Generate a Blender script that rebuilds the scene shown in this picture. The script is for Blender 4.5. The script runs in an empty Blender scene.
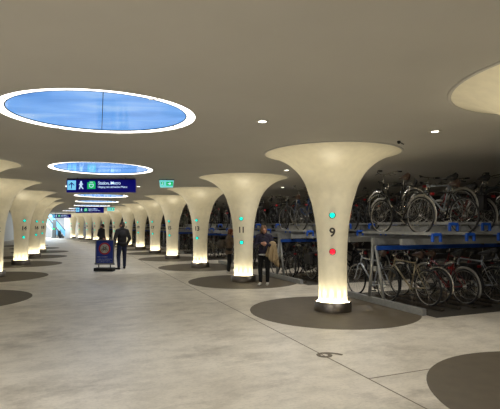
import bpy, bmesh, math, random
from mathutils import Vector, Matrix
R = random.Random(7)
C = bpy.context.scene.collection
sc = bpy.context.scene
PI = math.pi
# ---------------------------------------------------------------- camera, world, exposure
F = 440.0; EYE = 1.7; HOR = 225.0
PITCH = math.atan((HOR-204.5)/F)
cd = bpy.data.cameras.new('camera'); cam = bpy.data.objects.new('camera', cd); C.objects.link(cam)
cam.location = (0, 0, EYE); cam.rotation_euler = (PI/2+PITCH, 0, 0)
cd.sensor_width = 36; cd.lens = F*36/500; cd.clip_end = 300
sc.camera = cam
w = bpy.data.worlds.new('world'); sc.world = w; w.use_nodes = True
w.node_tree.nodes['Background'].inputs[0].default_value = (.03, .035, .045, 1)
sc.view_settings.view_transform = 'Standard'; sc.view_settings.look = 'None'
sc.view_settings.exposure = 0.0; sc.view_settings.gamma = 1
DOWN_W = 29.0        # watts of one ceiling downlight
LED = 230.0           # emission of the uplights in the column bases
UP_W = 29.0          # one uplight spot in a column base
SKIN_GLOW = 0.085     # even emission put into the column skin in place of uplight wash
COVE = 3.6           # emission of the skylight light coves
CZ = 3.15            # ceiling height
TH = math.radians(22.0)
U = Vector((-math.sin(TH), math.cos(TH), 0)); V = Vector((math.cos(TH), math.sin(TH), 0))
def P(a, l, z=0.0):                       # along the hall, across the hall
    return U*a + V*l + Vector((0, 0, z))

# ---------------------------------------------------------------- materials
def srgb(c):
    def f(v):
        v /= 255.0
        return v/12.92 if v <= .04045 else ((v+.055)/1.055)**2.4
    return (f(c[0]), f(c[1]), f(c[2]), 1)
def mat(name, col, rough=.5, metal=0, emit=None, es=0, noise=0, nscale=8, spec=.5, bump=0):
    m = bpy.data.materials.new(name); m.use_nodes = True
    nt = m.node_tree; b = nt.nodes['Principled BSDF']
    c = srgb(col)
    b.inputs['Base Color'].default_value = c
    b.inputs['Roughness'].default_value = rough; b.inputs['Metallic'].default_value = metal
    b.inputs['Specular IOR Level'].default_value = spec
    if noise:
        t = nt.nodes.new('ShaderNodeTexCoord'); n = nt.nodes.new('ShaderNodeTexNoise'); r = nt.nodes.new('ShaderNodeValToRGB')
        n.inputs['Scale'].default_value = nscale; n.inputs['Detail'].default_value = 5
        nt.links.new(t.outputs['Object'], n.inputs['Vector']); nt.links.new(n.outputs['Fac'], r.inputs[0])
        r.color_ramp.elements[0].position = .3; r.color_ramp.elements[1].position = .7
        r.color_ramp.elements[0].color = (c[0]*(1-noise), c[1]*(1-noise), c[2]*(1-noise), 1)
        r.color_ramp.elements[1].color = (min(1, c[0]*(1+noise)), min(1, c[1]*(1+noise)), min(1, c[2]*(1+noise)), 1)
        nt.links.new(r.outputs[0], b.inputs['Base Color'])
        if bump:
            bp = nt.nodes.new('ShaderNodeBump'); bp.inputs['Strength'].default_value = bump; bp.inputs['Distance'].default_value = .01
            nt.links.new(n.outputs['Fac'], bp.inputs['Height']); nt.links.new(bp.outputs[0], b.inputs['Normal'])
    if emit:
        b.inputs['Emission Color'].default_value = srgb(emit); b.inputs['Emission Strength'].default_value = es
    return m
M = {}
def concrete():
    m = bpy.data.materials.new('polished_concrete'); m.use_nodes = True
    nt = m.node_tree; N = nt.nodes; L = nt.links; b = N['Principled BSDF']
    tc = N.new('ShaderNodeTexCoord')
    mp = N.new('ShaderNodeMapping'); mp.inputs['Rotation'].default_value = (0, 0, -TH); L.new(tc.outputs['Object'], mp.inputs[0])
    st = N.new('ShaderNodeMapping'); st.inputs['Scale'].default_value = (1.0, 1.5, 1); L.new(mp.outputs[0], st.inputs[0])
    def noise(s, d, src, ro=.6):
        n = N.new('ShaderNodeTexNoise'); n.inputs['Scale'].default_value = s; n.inputs['Detail'].default_value = d
        n.inputs['Roughness'].default_value = ro; L.new(src.outputs[0], n.inputs['Vector']); return n
    def ramp(src, stops):
        r = N.new('ShaderNodeValToRGB'); L.new(src.outputs['Fac'], r.inputs[0])
        e = r.color_ramp.elements
        e[0].position, e[0].color = stops[0][0], srgb(stops[0][1]); e[1].position, e[1].color = stops[1][0], srgb(stops[1][1])
        for p, c in stops[2:]:
            x = e.new(p); x.color = srgb(c)
        return r
    def mul(a, b_, f):
        x = N.new('ShaderNodeMix'); x.data_type = 'RGBA'; x.blend_type = 'MULTIPLY'; x.inputs[0].default_value = f
        L.new(a, x.inputs[6]); L.new(b_, x.inputs[7]); return x.outputs[2]
    base = ramp(noise(.55, 4, st), [(.3, (208, 200, 184)), (.7, (226, 218, 202))])
    cloud = ramp(noise(2.2, 8, st, .72), [(.36, (160, 158, 152)), (.56, (255, 255, 255))])
    spk = ramp(noise(22, 6, st, .7), [(.34, (205, 205, 205)), (.52, (255, 255, 255))])
    stain = ramp(noise(.75, 9, st, .74), [(.32, (150, 142, 132)), (.48, (255, 255, 255))])
    c = mul(base.outputs[0], cloud.outputs[0], .26); c = mul(c, spk.outputs[0], .4); c = mul(c, stain.outputs[0], .5)
    L.new(c, b.inputs['Base Color'])
    b.inputs['Roughness'].default_value = .42; b.inputs['Specular IOR Level'].default_value = .35
    return m
M['floor'] = concrete()
M['joint'] = mat('floor_joint', (116, 106, 91), .8)
M['rackfloor'] = mat('rack_floor_dark', (62, 58, 50), .8, noise=.1, nscale=5)  # darker tone of the floor rectangles under the racks
M['disc'] = mat('dark_floor_coating', (92, 83, 67), .65, noise=.10, nscale=5)
M['ceiling'] = mat('ceiling_plaster', (184, 181, 173), .75, noise=.03, nscale=1.2)
M['wall'] = mat('dark_wall', (60, 56, 52), .8, noise=.1)
M['wall_light'] = mat('pale_wall', (196, 198, 200), .6, noise=.04)
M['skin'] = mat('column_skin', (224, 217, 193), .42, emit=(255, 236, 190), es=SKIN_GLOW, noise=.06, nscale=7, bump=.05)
M['steel'] = mat('brushed_steel', (120, 112, 102), .38, .9, noise=.12, nscale=30)
M['galv'] = mat('galvanised_steel', (150, 152, 152), .5, .35, noise=.1, nscale=14)
M['led'] = mat('led_lens', (255, 250, 235), .5, emit=(255, 240, 206), es=LED)
M['cyan'] = mat('cyan_signal', (0, 220, 200), .3, emit=(0, 232, 205), es=1.1)
M['red'] = mat('red_signal', (240, 20, 50), .3, emit=(250, 20, 50), es=1.1)
M['bezel'] = mat('signal_bezel', (70, 68, 62), .5)
M['ink'] = mat('number_ink', (62, 58, 50), .6)
M['lens'] = mat('downlight_lens', (255, 250, 240), .5, emit=(255, 246, 228), es=7)
M['trim'] = mat('downlight_trim', (200, 196, 186), .4)
M['cove'] = mat('cove_light', (255, 255, 250), .6, emit=(255, 250, 240), es=COVE)
M['navy'] = mat('sign_navy', (6, 8, 70), .4, emit=(4, 2, 96), es=.8, spec=.2)
M['signwhite'] = mat('sign_white', (225, 240, 255), .4, emit=(200, 228, 255), es=.85)
M['signblue'] = mat('sign_light_blue', (120, 205, 250), .4, emit=(120, 205, 250), es=.85)
M['signgreen'] = mat('sign_green', (20, 190, 110), .4, emit=(10, 185, 105), es=.7)
M['exitpale'] = mat('exit_sign_pale', (130, 225, 225), .4, emit=(120, 222, 225), es=.8)
M['darkmetal'] = mat('dark_metal', (38, 38, 40), .5, .4)
M['handle_blue'] = mat('blue_plastic', (22, 76, 170), .45, noise=.08)
M['rubber'] = mat('black_rubber', (24, 24, 26), .75, noise=.1, nscale=30)
M['orange_rubber'] = mat('orange_rubber', (205, 92, 20), .7)
M['rim'] = mat('rim_metal', (150, 148, 142), .35, .7, noise=.08, nscale=30)
M['chrome'] = mat('chrome', (185, 182, 176), .25, .9)
M['blackplastic'] = mat('black_plastic', (26, 26, 28), .5)
M['brownleather'] = mat('brown_leather', (66, 44, 32), .55, noise=.1)
M['redlamp'] = mat('red_reflector', (130, 12, 16), .4)
M['white_paint'] = mat('white_paint', (200, 200, 196), .4)
for n_, c_ in dict(black=(22, 22, 24), silver=(172, 178, 186), gold=(150, 138, 112), green=(24, 52, 40), maroon=(92, 22, 26),
                   navy=(24, 34, 70), grey=(84, 86, 90), cream=(170, 160, 136), red=(110, 20, 22), blue=(36, 74, 128)).items():
    M['p_'+n_] = mat(n_+'_bike_paint', c_, .32, .25, noise=.05, nscale=12)
def sky_glass():
    m = bpy.data.materials.new('skylight_water_glass'); m.use_nodes = True
    nt = m.node_tree; N = nt.nodes; L = nt.links; b = N['Principled BSDF']
    tc = N.new('ShaderNodeTexCoord'); mp = N.new('ShaderNodeMapping'); mp.inputs['Scale'].default_value = (.55, 1.6, 1)
    L.new(tc.outputs['Object'], mp.inputs[0])
    n = N.new('ShaderNodeTexNoise'); n.inputs['Scale'].default_value = 1.5; n.inputs['Detail'].default_value = 6; n.inputs['Distortion'].default_value = .4
    L.new(mp.outputs[0], n.inputs[0])
    r = N.new('ShaderNodeValToRGB'); L.new(n.outputs[0], r.inputs[0]); e = r.color_ramp.elements
    e[0].position, e[0].color = .30, srgb((84, 144, 218)); e[1].position, e[1].color = .72, srgb((160, 198, 242))
    x = e.new(.5); x.color = srgb((110, 168, 238))
    L.new(r.outputs[0], b.inputs['Emission Color']); b.inputs['Emission Strength'].default_value = 1.0
    b.inputs['Base Color'].default_value = (.02, .03, .05, 1); b.inputs['Roughness'].default_value = .1
    return m
M['skyglass'] = sky_glass()

# ---------------------------------------------------------------- mesh helpers
class MB:
    def __init__(s): s.v = []; s.f = []; s.m = []; s.sm = []
    def add(s, vs, fs, mi=0, smooth=False):
        o = len(s.v); s.v += [tuple(v) for v in vs]
        for f in fs: s.f.append([o+i for i in f]); s.m.append(mi); s.sm.append(smooth)
        return s
    def box(s, c, d, mi=0, rot=None):
        vs = []
        for x in (-.5, .5):
            for y in (-.5, .5):
                for z in (-.5, .5):
                    p = Vector((x*d[0], y*d[1], z*d[2]))
                    if rot: p = rot @ p
                    vs.append(p+Vector(c))
        return s.add(vs, [(0, 1, 3, 2), (4, 6, 7, 5), (0, 4, 5, 1), (2, 3, 7, 6), (0, 2, 6, 4), (1, 5, 7, 3)], mi)
    def tube(s, pts, r, n=8, mi=0, closed=False, caps=True, flat=1.0):
        pts = [Vector(p) for p in pts]; k = len(pts)
        rs = r if isinstance(r, (list, tuple)) else [r]*k
        rings = []; nrm = None
        for i, p in enumerate(pts):
            if closed: t = pts[(i+1) % k]-pts[i-1]
            else: t = pts[min(i+1, k-1)]-pts[max(i-1, 0)]
            t.normalize()
            if nrm is None:
                nrm = t.orthogonal().normalized()
                if abs(t.x) < .9: nrm = Vector((1, 0, 0)).cross(t).normalized()
            nrm = (nrm-t*nrm.dot(t))
            if nrm.length < 1e-5: nrm = t.orthogonal()
            nrm.normalize(); bn = t.cross(nrm)
            rings.append([p+(nrm*math.cos(2*PI*j/n)+bn*math.sin(2*PI*j/n)*flat)*rs[i] for j in range(n)])
        vs = [v for rg in rings for v in rg]; fs = []
        for i in range(k if closed else k-1):
            a = i*n; b = ((i+1) % k)*n
            for j in range(n): fs.append((a+j, a+(j+1) % n, b+(j+1) % n, b+j))
        s.add(vs, fs, mi, True)
        if caps and not closed:
            o = len(s.v)-len(vs)
            s.f += [[o+j for j in reversed(range(n))], [o+(k-1)*n+j for j in range(n)]]; s.m += [mi, mi]; s.sm += [False, False]
        return s
    def lathe(s, prof, n=48, c=(0, 0, 0), mi=0, smooth=True, close=False, axis='z'):
        vs = []
        for (r, z) in prof:
            for j in range(n):
                a = 2*PI*j/n
                p = (r*math.cos(a), r*math.sin(a), z) if axis == 'z' else (z, r*math.cos(a), r*math.sin(a)) if axis == 'x' else (r*math.cos(a), z, r*math.sin(a))
                vs.append((p[0]+c[0], p[1]+c[1], p[2]+c[2]))
        fs = []; k = len(prof)
        for i in range(k if close else k-1):
            a = i*n; b = ((i+1) % k)*n
            for j in range(n): fs.append((a+j, a+(j+1) % n, b+(j+1) % n, b+j))
        return s.add(vs, fs, mi, smooth)
    def disc(s, r, z, n=48, c=(0, 0), mi=0, ry=None, down=False):
        ry = ry or r
        vs = [(c[0]+r*math.cos(2*PI*j/n), c[1]+ry*math.sin(2*PI*j/n), z) for j in range(n)]
        return s.add(vs, [tuple(reversed(range(n))) if down else tuple(range(n))], mi)
    def ell(s, c, rad, rot=None, n=12, mi=0):
        vs = [(0, 0, 1)]
        for i in range(1, n):
            t = PI*i/n
            for j in range(2*n):
                a = PI*j/n; vs.append((math.sin(t)*math.cos(a), math.sin(t)*math.sin(a), math.cos(t)))
        vs.append((0, 0, -1)); m2 = 2*n; fs = []
        for j in range(m2): fs.append((0, 1+j, 1+(j+1) % m2))
        for i in range(n-2):
            for j in range(m2): fs.append((1+i*m2+j, 1+(i+1)*m2+j, 1+(i+1)*m2+(j+1) % m2, 1+i*m2+(j+1) % m2))
        e = len(vs)-1
        for j in range(m2): fs.append((1+(n-2)*m2+j, e, 1+(n-2)*m2+(j+1) % m2))
        out = []
        for v in vs:
            p = Vector((v[0]*rad[0], v[1]*rad[1], v[2]*rad[2]))
            if rot: p = rot @ p
            out.append(p+Vector(c))
        return s.add(out, fs, mi, True)
    def limb(s, p0, r0, p1, r1):
        p0 = Vector(p0); p1 = Vector(p1)
        s.tube([p0, p1], [r0, r1], n=14); s.ell(p0, (r0,)*3, n=8); s.ell(p1, (r1,)*3, n=8); return s
    def mesh(s, name, mats):
        me = bpy.data.meshes.new(name); me.from_pydata(s.v, [], s.f)
        for m in (mats if isinstance(mats, (list, tuple)) else [mats]): me.materials.append(M[m] if isinstance(m, str) else m)
        me.polygons.foreach_set('material_index', s.m); me.polygons.foreach_set('use_smooth', s.sm)
        me.update(); return me
def link(name, me, parent=None, loc=(0, 0, 0), rot=(0, 0, 0)):
    o = bpy.data.objects.new(name, me); C.objects.link(o); o.location = loc; o.rotation_euler = rot
    if parent: o.parent = parent
    return o
def obj(name, mb, mats, parent=None, loc=(0, 0, 0), rot=(0, 0, 0)): return link(name, mb.mesh(name, mats), parent, loc, rot)
def tag(o, label, cat, group=None, kind=None):
    o['label'] = label; o['category'] = cat
    if group: o['group'] = group
    if kind: o['kind'] = kind
    return o
def thing(name, label, cat, loc=(0, 0, 0), rz=0, group=None):
    o = bpy.data.objects.new(name, None); C.objects.link(o); o.location = loc; o.rotation_euler = (0, 0, rz)
    return tag(o, label, cat, group)
def struct(name, mb, m, **k):
    o = obj(name, mb, m, **k); o['kind'] = 'structure'; return o
def baked(o):                                   # apply modifiers of o
    dg = bpy.context.evaluated_depsgraph_get(); dg.update()
    me = bpy.data.meshes.new_from_object(o.evaluated_get(dg)); o.modifiers.clear(); o.data = me; return o
def text_mesh(txt, size, m, extr=.002, bold=0.0, align='CENTER'):
    cu = bpy.data.curves.new('lettering', 'FONT'); cu.body = txt; cu.size = size; cu.extrude = extr; cu.offset = bold
    cu.space_character = .88; cu.align_x = align; cu.align_y = 'CENTER'; cu.resolution_u = 4
    o = bpy.data.objects.new('lettering', cu); C.objects.link(o)
    dg = bpy.context.evaluated_depsgraph_get(); dg.update()
    me = bpy.data.meshes.new_from_object(o.evaluated_get(dg)); me.materials.clear(); me.materials.append(M[m])
    bpy.data.objects.remove(o); return me

# ---------------------------------------------------------------- structure
fl = MB(); fl.add([(-62, -14, 0), (34, -14, 0), (34, 76, 0), (-62, 76, 0)], [(0, 1, 2, 3)]); struct('floor', fl, 'floor')
SKY = [(98.5, 5.75, 1.25, 1.14), (101.5, 11.35, 1.28, 1.28), (101, 16.9, 1.28, 1.28), (101.2, 21.9, 1.28, 1.28), (97, 27.3, 1.28, 1.28), (92, 33, 1.28, 1.28), (84, 39, 1.28, 1.28), (76, 45, 1.28, 1.28)]
SKY = [((px-250)/F*Z, Z, rx, ry) for px, Z, rx, ry in SKY]
bm = bmesh.new()
def loop(pts):
    vs = [bm.verts.new(p) for p in pts]
    for i in range(len(vs)): bm.edges.new((vs[i-1], vs[i]))
loop([(-62, -14, CZ), (34, -14, CZ), (34, 76, CZ), (-62, 76, CZ)])
for x, y, rx, ry in SKY: loop([(x+rx*math.cos(2*PI*j/64), y+ry*math.sin(2*PI*j/64), CZ) for j in range(64)])
bmesh.ops.triangle_fill(bm, use_beauty=True, use_dissolve=False, edges=bm.edges[:])
for f in bm.faces:
    if f.normal.z > 0: f.normal_flip()
me = bpy.data.meshes.new('ceiling'); bm.to_mesh(me); bm.free(); me.materials.append(M['ceiling'])
link('ceiling', me)['kind'] = 'structure'
def wall(name, p, q, m, h=CZ):
    p = Vector((p[0], p[1], 0)); q = Vector((q[0], q[1], 0)); d = (q-p); n = Vector((-d.y, d.x, 0)).normalized()*.15
    b = MB(); vs = [p-n, q-n, q+n, p+n]
    vs = vs+[v+Vector((0, 0, h)) for v in vs]
    b.add(vs, [(0, 1, 2, 3), (4, 5, 6, 7), (0, 1, 5, 4), (1, 2, 6, 5), (2, 3, 7, 6), (3, 0, 4, 7)])
    struct(name, b, m)
wall('wall_rear', P(-9, -16), P(-9, 18), 'wall')
wall('wall_right', P(-9, 17), P(64, 17), 'wall')
wall('wall_left', P(-9, -10), P(34, -10), 'wall')
wall('wall_left_far', P(34, -10), (-31, 66), 'wall_light')
wall('wall_back', (-32, 62), (-20, 62), 'wall_light')
wall('wall_back_right', (-20, 62), (14, 66), 'wall')
# curved pale wall beside the last column
cw = MB(); pts = [(-25.0+2.2*(1-math.cos(t)), 60.0-2.6*math.sin(t)) for t in [i*PI/2/10 for i in range(11)]]+[(-22.2, 57.2)]
vs = [(x, y, 0) for x, y in pts]+[(x, y, CZ) for x, y in pts]; k = len(pts)
vs += [(x+.1, y+.14, 0) for x, y in pts]+[(x+.1, y+.14, CZ) for x, y in pts]
cw.add(vs, [(i, i+1, k+i+1, k+i) for i in range(k-1)]+[(2*k+i, 2*k+i+1, 3*k+i+1, 3*k+i) for i in range(k-1)], 0, True)
struct('wall_curved', cw, 'wall_light')
# floor joints
j = 0
def joint(p, q, n):
    p = Vector(p); q = Vector(q); d = (q-p).normalized(); s = Vector((-d.y, d.x, 0))*.009; z = Vector((0, 0, .002))
    b = MB(); b.add([p-s+z, q-s+z, q+s+z, p+s+z], [(0, 1, 2, 3)]); struct('trim_%d' % n, b, 'joint')
joint(P(-8, 3.07), P(48, 3.07), 1)
joint(P(4.1, 3.07), P(4.1, 16), 2)
for i, a in enumerate((14.0, 23.9)): joint(P(a, 3.07), P(a, 6.1), 3+i)

# ---------------------------------------------------------------- skylights
for i, (x, y, rx, ry) in enumerate(SKY):
    where = ['nearest', 'second nearest', 'third nearest, behind the hanging sign', 'fourth nearest', 'fifth nearest', 'sixth nearest', 'seventh nearest', 'farthest'][i]
    t = thing('skylight', 'oval blue skylight with white glowing rim in ceiling, '+where, 'skylight', (x, y, CZ), 0, 'oval skylights along the ceiling')
    n = 64; b = MB(); k1 = .905
    prof = [(1, 0), (.99, .004), (k1+.01, .012), (k1, .014)]
    vs = [(rx*r*math.cos(2*PI*q/n), ry*r*math.sin(2*PI*q/n), z) for r, z in prof for q in range(n)]
    b.add(vs, [(r*n+q, r*n+(q+1) % n, (r+1)*n+(q+1) % n, (r+1)*n+q) for r in range(3) for q in range(n)], 0, True)
    obj('light_cove', b, 'cove', t)
    b = MB(); b.disc(rx*(k1+.003), .022, n, ry=ry*(k1+.003), down=True); obj('glass_pane', b, 'skyglass', t)
    b = MB(); b.tube([(rx*k1*math.cos(2*PI*q/n), ry*k1*math.sin(2*PI*q/n), .016) for q in range(n)], .008, 6, closed=True)
    obj('glazing_bead', b, 'darkmetal', t)
    if i == 0:
        b = MB(); b.box((.03, 0, .018), (.008, ry*1.78, .006), rot=Matrix.Rotation(math.radians(19), 3, 'Z')); obj('glazing_joint', b, 'darkmetal', t)
        for ang in (2.42, -2.35, .72, -.75):
            b = MB(); b.box((rx*.955*math.cos(ang), ry*.955*math.sin(ang), .006), (.12, .014, .02), rot=Matrix.Rotation(ang*.55, 3, 'Z'))
            obj('cove_joint', b, 'trim', t)

# ---------------------------------------------------------------- columns
PROF0 = [(.285, .02), (.283, .5), (.292, 1.15), (.322, 1.6), (.352, 1.84), (.412, 2.14), (.472, 2.33), (.525, 2.5), (.59, 2.63), (.67, 2.75), (.745, 2.83), (.86, 2.93), (.97, 3.0), (1.09, 3.06), (1.19, 3.10), (1.29, 3.13), (1.365, 3.147)]
def cr(P0, P1, P2, P3, t): return .5*((2*P1)+(-P0+P2)*t+(2*P0-5*P1+4*P2-P3)*t*t+(-P0+3*P1-3*P2+P3)*t**3)
PROF = []
for i in range(len(PROF0)-1):
    q = [PROF0[max(0, i-1)], PROF0[i], PROF0[i+1], PROF0[min(len(PROF0)-1, i+2)]]
    for t_ in (0, .33, .66): PROF.append((cr(*[p[0] for p in q], t_), cr(*[p[1] for p in q], t_)))
PROF.append(PROF0[-1])
col_skin = MB().lathe(PROF, 72).mesh('column_shaft', 'skin')
rim_me = MB().lathe([(1.35, 3.135), (1.375, 3.132), (1.39, 3.14), (1.39, 3.15)], 72).mesh('flare_rim', 'ceiling')
ring_me = MB().lathe([(.372, 0), (.372, .19), (.352, .195), (.35, .15), (.286, .15)], 64).mesh('base_ring', 'steel')
lb = MB()
for q in range(24):
    a0 = 2*PI*(q+.3)/24; a1 = 2*PI*(q+.7)/24
    lb.add([(r*math.cos(a), r*math.sin(a), .155) for r, a in ((.318, a0), (.342, a0), (.342, a1), (.318, a1))], [(0, 1, 2, 3)])
led_me = lb.mesh('uplight_ring', 'led')
disc_me = MB().lathe([(1.66, 0.0), (1.66, .004), (.3, .004)], 72, smooth=False).mesh('floor_disc', 'disc')
sig = MB().lathe([(.0, -.012), (.052, -.012), (.052, .006), (.03, .016), (.0, .018)], 20, axis='y')
sig_me = {c: sig.mesh('signal_light', c) for c in ('cyan', 'red')}
bez_me = MB().lathe([(.052, .0), (.052, .008), (.064, .008), (.066, -.014)], 20, axis='y').mesh('light_bezel', 'bezel')
upl = bpy.data.lights.new('column_uplight', 'SPOT'); upl.energy = UP_W; upl.spot_size = math.radians(50); upl.spot_blend = .9
upl.shadow_soft_size = .015; upl.color = (1, .89, .66)
def rad_at(z):
    for (r0, z0), (r1, z1) in zip(PROF, PROF[1:]):
        if z0 <= z <= z1: return r0+(r1-r0)*(z-z0)/(z1-z0)
    return .29
NUMW = dict(zip(range(5, 34), 'five six seven eight nine ten eleven twelve thirteen fourteen fifteen sixteen seventeen eighteen nineteen twenty twenty-one twenty-two twenty-three twenty-four twenty-five twenty-six twenty-seven twenty-eight twenty-nine thirty thirty-one thirty-two thirty-three'.split()))
def column(num, x, y, face, lower='cyan', side='right'):
    t = thing('mushroom_column', 'glowing cream mushroom-shaped column marked number %s' % NUMW[num], 'column', (x, y, 0), 0, 'flared glowing columns')
    for q in range(12):
        o = bpy.data.objects.new('uplight_lamp', upl); C.objects.link(o); o.parent = t; a = 2*PI*(q+.5)/12
        o.location = (.330*math.cos(a), .330*math.sin(a), .165); o.rotation_euler = (PI, 0, 0)
    link('shaft', col_skin, t); link('flare_rim', rim_me, t)
    rg = link('base_ring', ring_me, t); link('uplight', led_me, rg)
    dd = link('floor_disc', disc_me, None, (x, y, 0)); tag(dd, 'dark round floor coating around the foot of ' + 'column %s' % NUMW[num], 'floor disc', 'dark floor discs under columns')
    dd['kind'] = 'structure'; dd.name = 'trim_disc'
    if num:
        h = bpy.data.objects.new('marking', None)
        bpy.data.objects.remove(h)
        d = Vector((math.sin(face), -math.cos(face), 0))
        for z, c in ((1.89, 'cyan'), (1.18, lower)):
            r = rad_at(z); p = d*(r+.002); dr = .06 if z > 1.5 else .0
            s = link('signal_light', sig_me[c], t, (p.x, p.y, z), (dr, 0, face+PI)); s['label'] = c+' round signal light'
            link('bezel', bez_me, s)
        me = text_mesh(str(num), .24, 'ink', .001, .006).copy()
        r = rad_at(1.55)
        rr = r+.004
        for v in me.vertices:                      # wrap the digits around the shaft
            a = v.co.x/rr; k_ = rr+v.co.z; lean = (rad_at(1.55+v.co.y)-r)
            v.co = Vector((math.sin(face+a)*(k_+lean), -math.cos(face+a)*(k_+lean), 1.55+v.co.y))
        link('number', me, t)['label'] = 'dark numeral %s' % num
    return t
RIGHT = [(7, P(2.72, 4.87)), (9, Vector((1.66, 8.9, 0))), (11, Vector((-.2, 13.45, 0))), (13, Vector((-2.02, 17.9, 0))), (15, Vector((-3.93, 22.3, 0))),
         (17, Vector((-5.72, 26.6, 0))), (19, Vector((-7.65, 30.8, 0))), (21, Vector((-9.6, 34.8, 0))), (23, Vector((-11.75, 38.7, 0))), (25, Vector((-13.9, 42.5, 0))),
         (27, Vector((-16.1, 46.2, 0))), (29, Vector((-18.3, 50.0, 0))), (31, Vector((-20.5, 53.4, 0))), (33, Vector((-22.75, 56.6, 0)))]
for i, (n_, p) in enumerate(RIGHT):
    fc = math.radians(-10 if n_ < 12 else -18)
    column(n_, p.x, p.y, fc, 'red' if n_ == 9 else 'cyan')
LEFT = [(10, (-6.75, 10.0)), (12, (-8.42, 14.5)), (14, (-9.95, 19.2)), (16, (-11.55, 23.6)), (18, (-13.25, 27.9)), (20, (-15.7, 32.2)), (22, (-18.4, 36.3))]
for n_, p in LEFT: column(n_, p[0], p[1], math.radians(44))
t = column(5, *P(-2.2, 4.87)[:2], 0)
t = column(8, *P(7.0, -2.5)[:2], math.radians(44)) if False else t

# ---------------------------------------------------------------- ceiling downlights
tr_me = MB().lathe([(.055, -.004), (.085, -.008), (.095, -.004), (.095, 0)], 32).mesh('trim_ring', 'trim')
ln_me = MB().disc(.07, -.0035, 28, down=True).mesh('lamp_lens', 'lens')
ld = bpy.data.lights.new('downlight_lamp', 'AREA'); ld.shape = 'DISK'; ld.size = .14; ld.energy = DOWN_W; ld.color = (1, .97, .92); ld.spread = math.radians(170)
def downlight(a, l, lab):
    p = P(a, l, CZ)
    t = thing('ceiling_downlight', lab, 'downlight', p, 0, 'small round ceiling downlights')
    link('trim_ring', tr_me, t); link('lamp_lens', ln_me, t)
    o = bpy.data.objects.new('lamp', ld); C.objects.link(o); o.parent = t; o.location = (0, 0, -.012)
downlight(5.6, 2.45, 'round white downlight in ceiling between the large skylight and column nine')
downlight(5.2, 5.2, 'round white downlight in ceiling just above right of column nine')
downlight(10.4, 5.25, 'small white downlight just left of the shaft of column nine near its flare')
downlight(9.9, 7.35, 'small white downlight just right of the shaft of column nine')
downlight(15.2, 7.5, 'small white downlight over the racks between columns eleven and nine')
downlight(16.9, 2.3, 'small white downlight right beside the end of the nearest navy hanging sign')
for i, (a, l) in enumerate([(-4, 2.4), (-4, 5.2), (-.5, 2.4), (-4, -1.5), (0, -2), (-1, -6), (3, -6), (1.5, -2.5), (4.5, -5), (1, .2), (3.1, -2.7), (2.6, -4.4), (1.9, -1.0), (-.5, -4.5)]):  # added out-of-view lamps that brighten the near and left floor
    downlight(a, l, 'added round white ceiling downlight out of view, fill for the near floor')
for i, (a, l) in enumerate([(22, 2.3), (28, 2.3), (34, 2), (40, 1.5), (46, .8), (52, -.2), (58, -1.4)]):
    downlight(a, l, 'tiny distant downlight in the ceiling far along the hall')
for i, (a, l) in enumerate([(20, 7.5), (25, 7.5), (9, -6.5), (17.5, -6)]):  # unseen lamps added over the racks, the left ones for the left bicycles
    downlight(a, l, 'small unseen ceiling downlight added over the bicycle racks')
s = thing('ceiling_sensor', 'tiny dark sensor hanging from the ceiling above column nine', 'sensor', ((400-250)/F*7.55, 7.55, CZ))
b = MB(); b.lathe([(.0, -.05), (.02, -.045), (.03, -.02), (.03, 0)], 16); obj('housing', b, 'darkmetal', s)
b = MB(); b.box((.05, 0, -.04), (.08, .015, .015), rot=Matrix.Rotation(.5, 3, 'Y')); obj('detector_arm', b, 'darkmetal', s)

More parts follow.
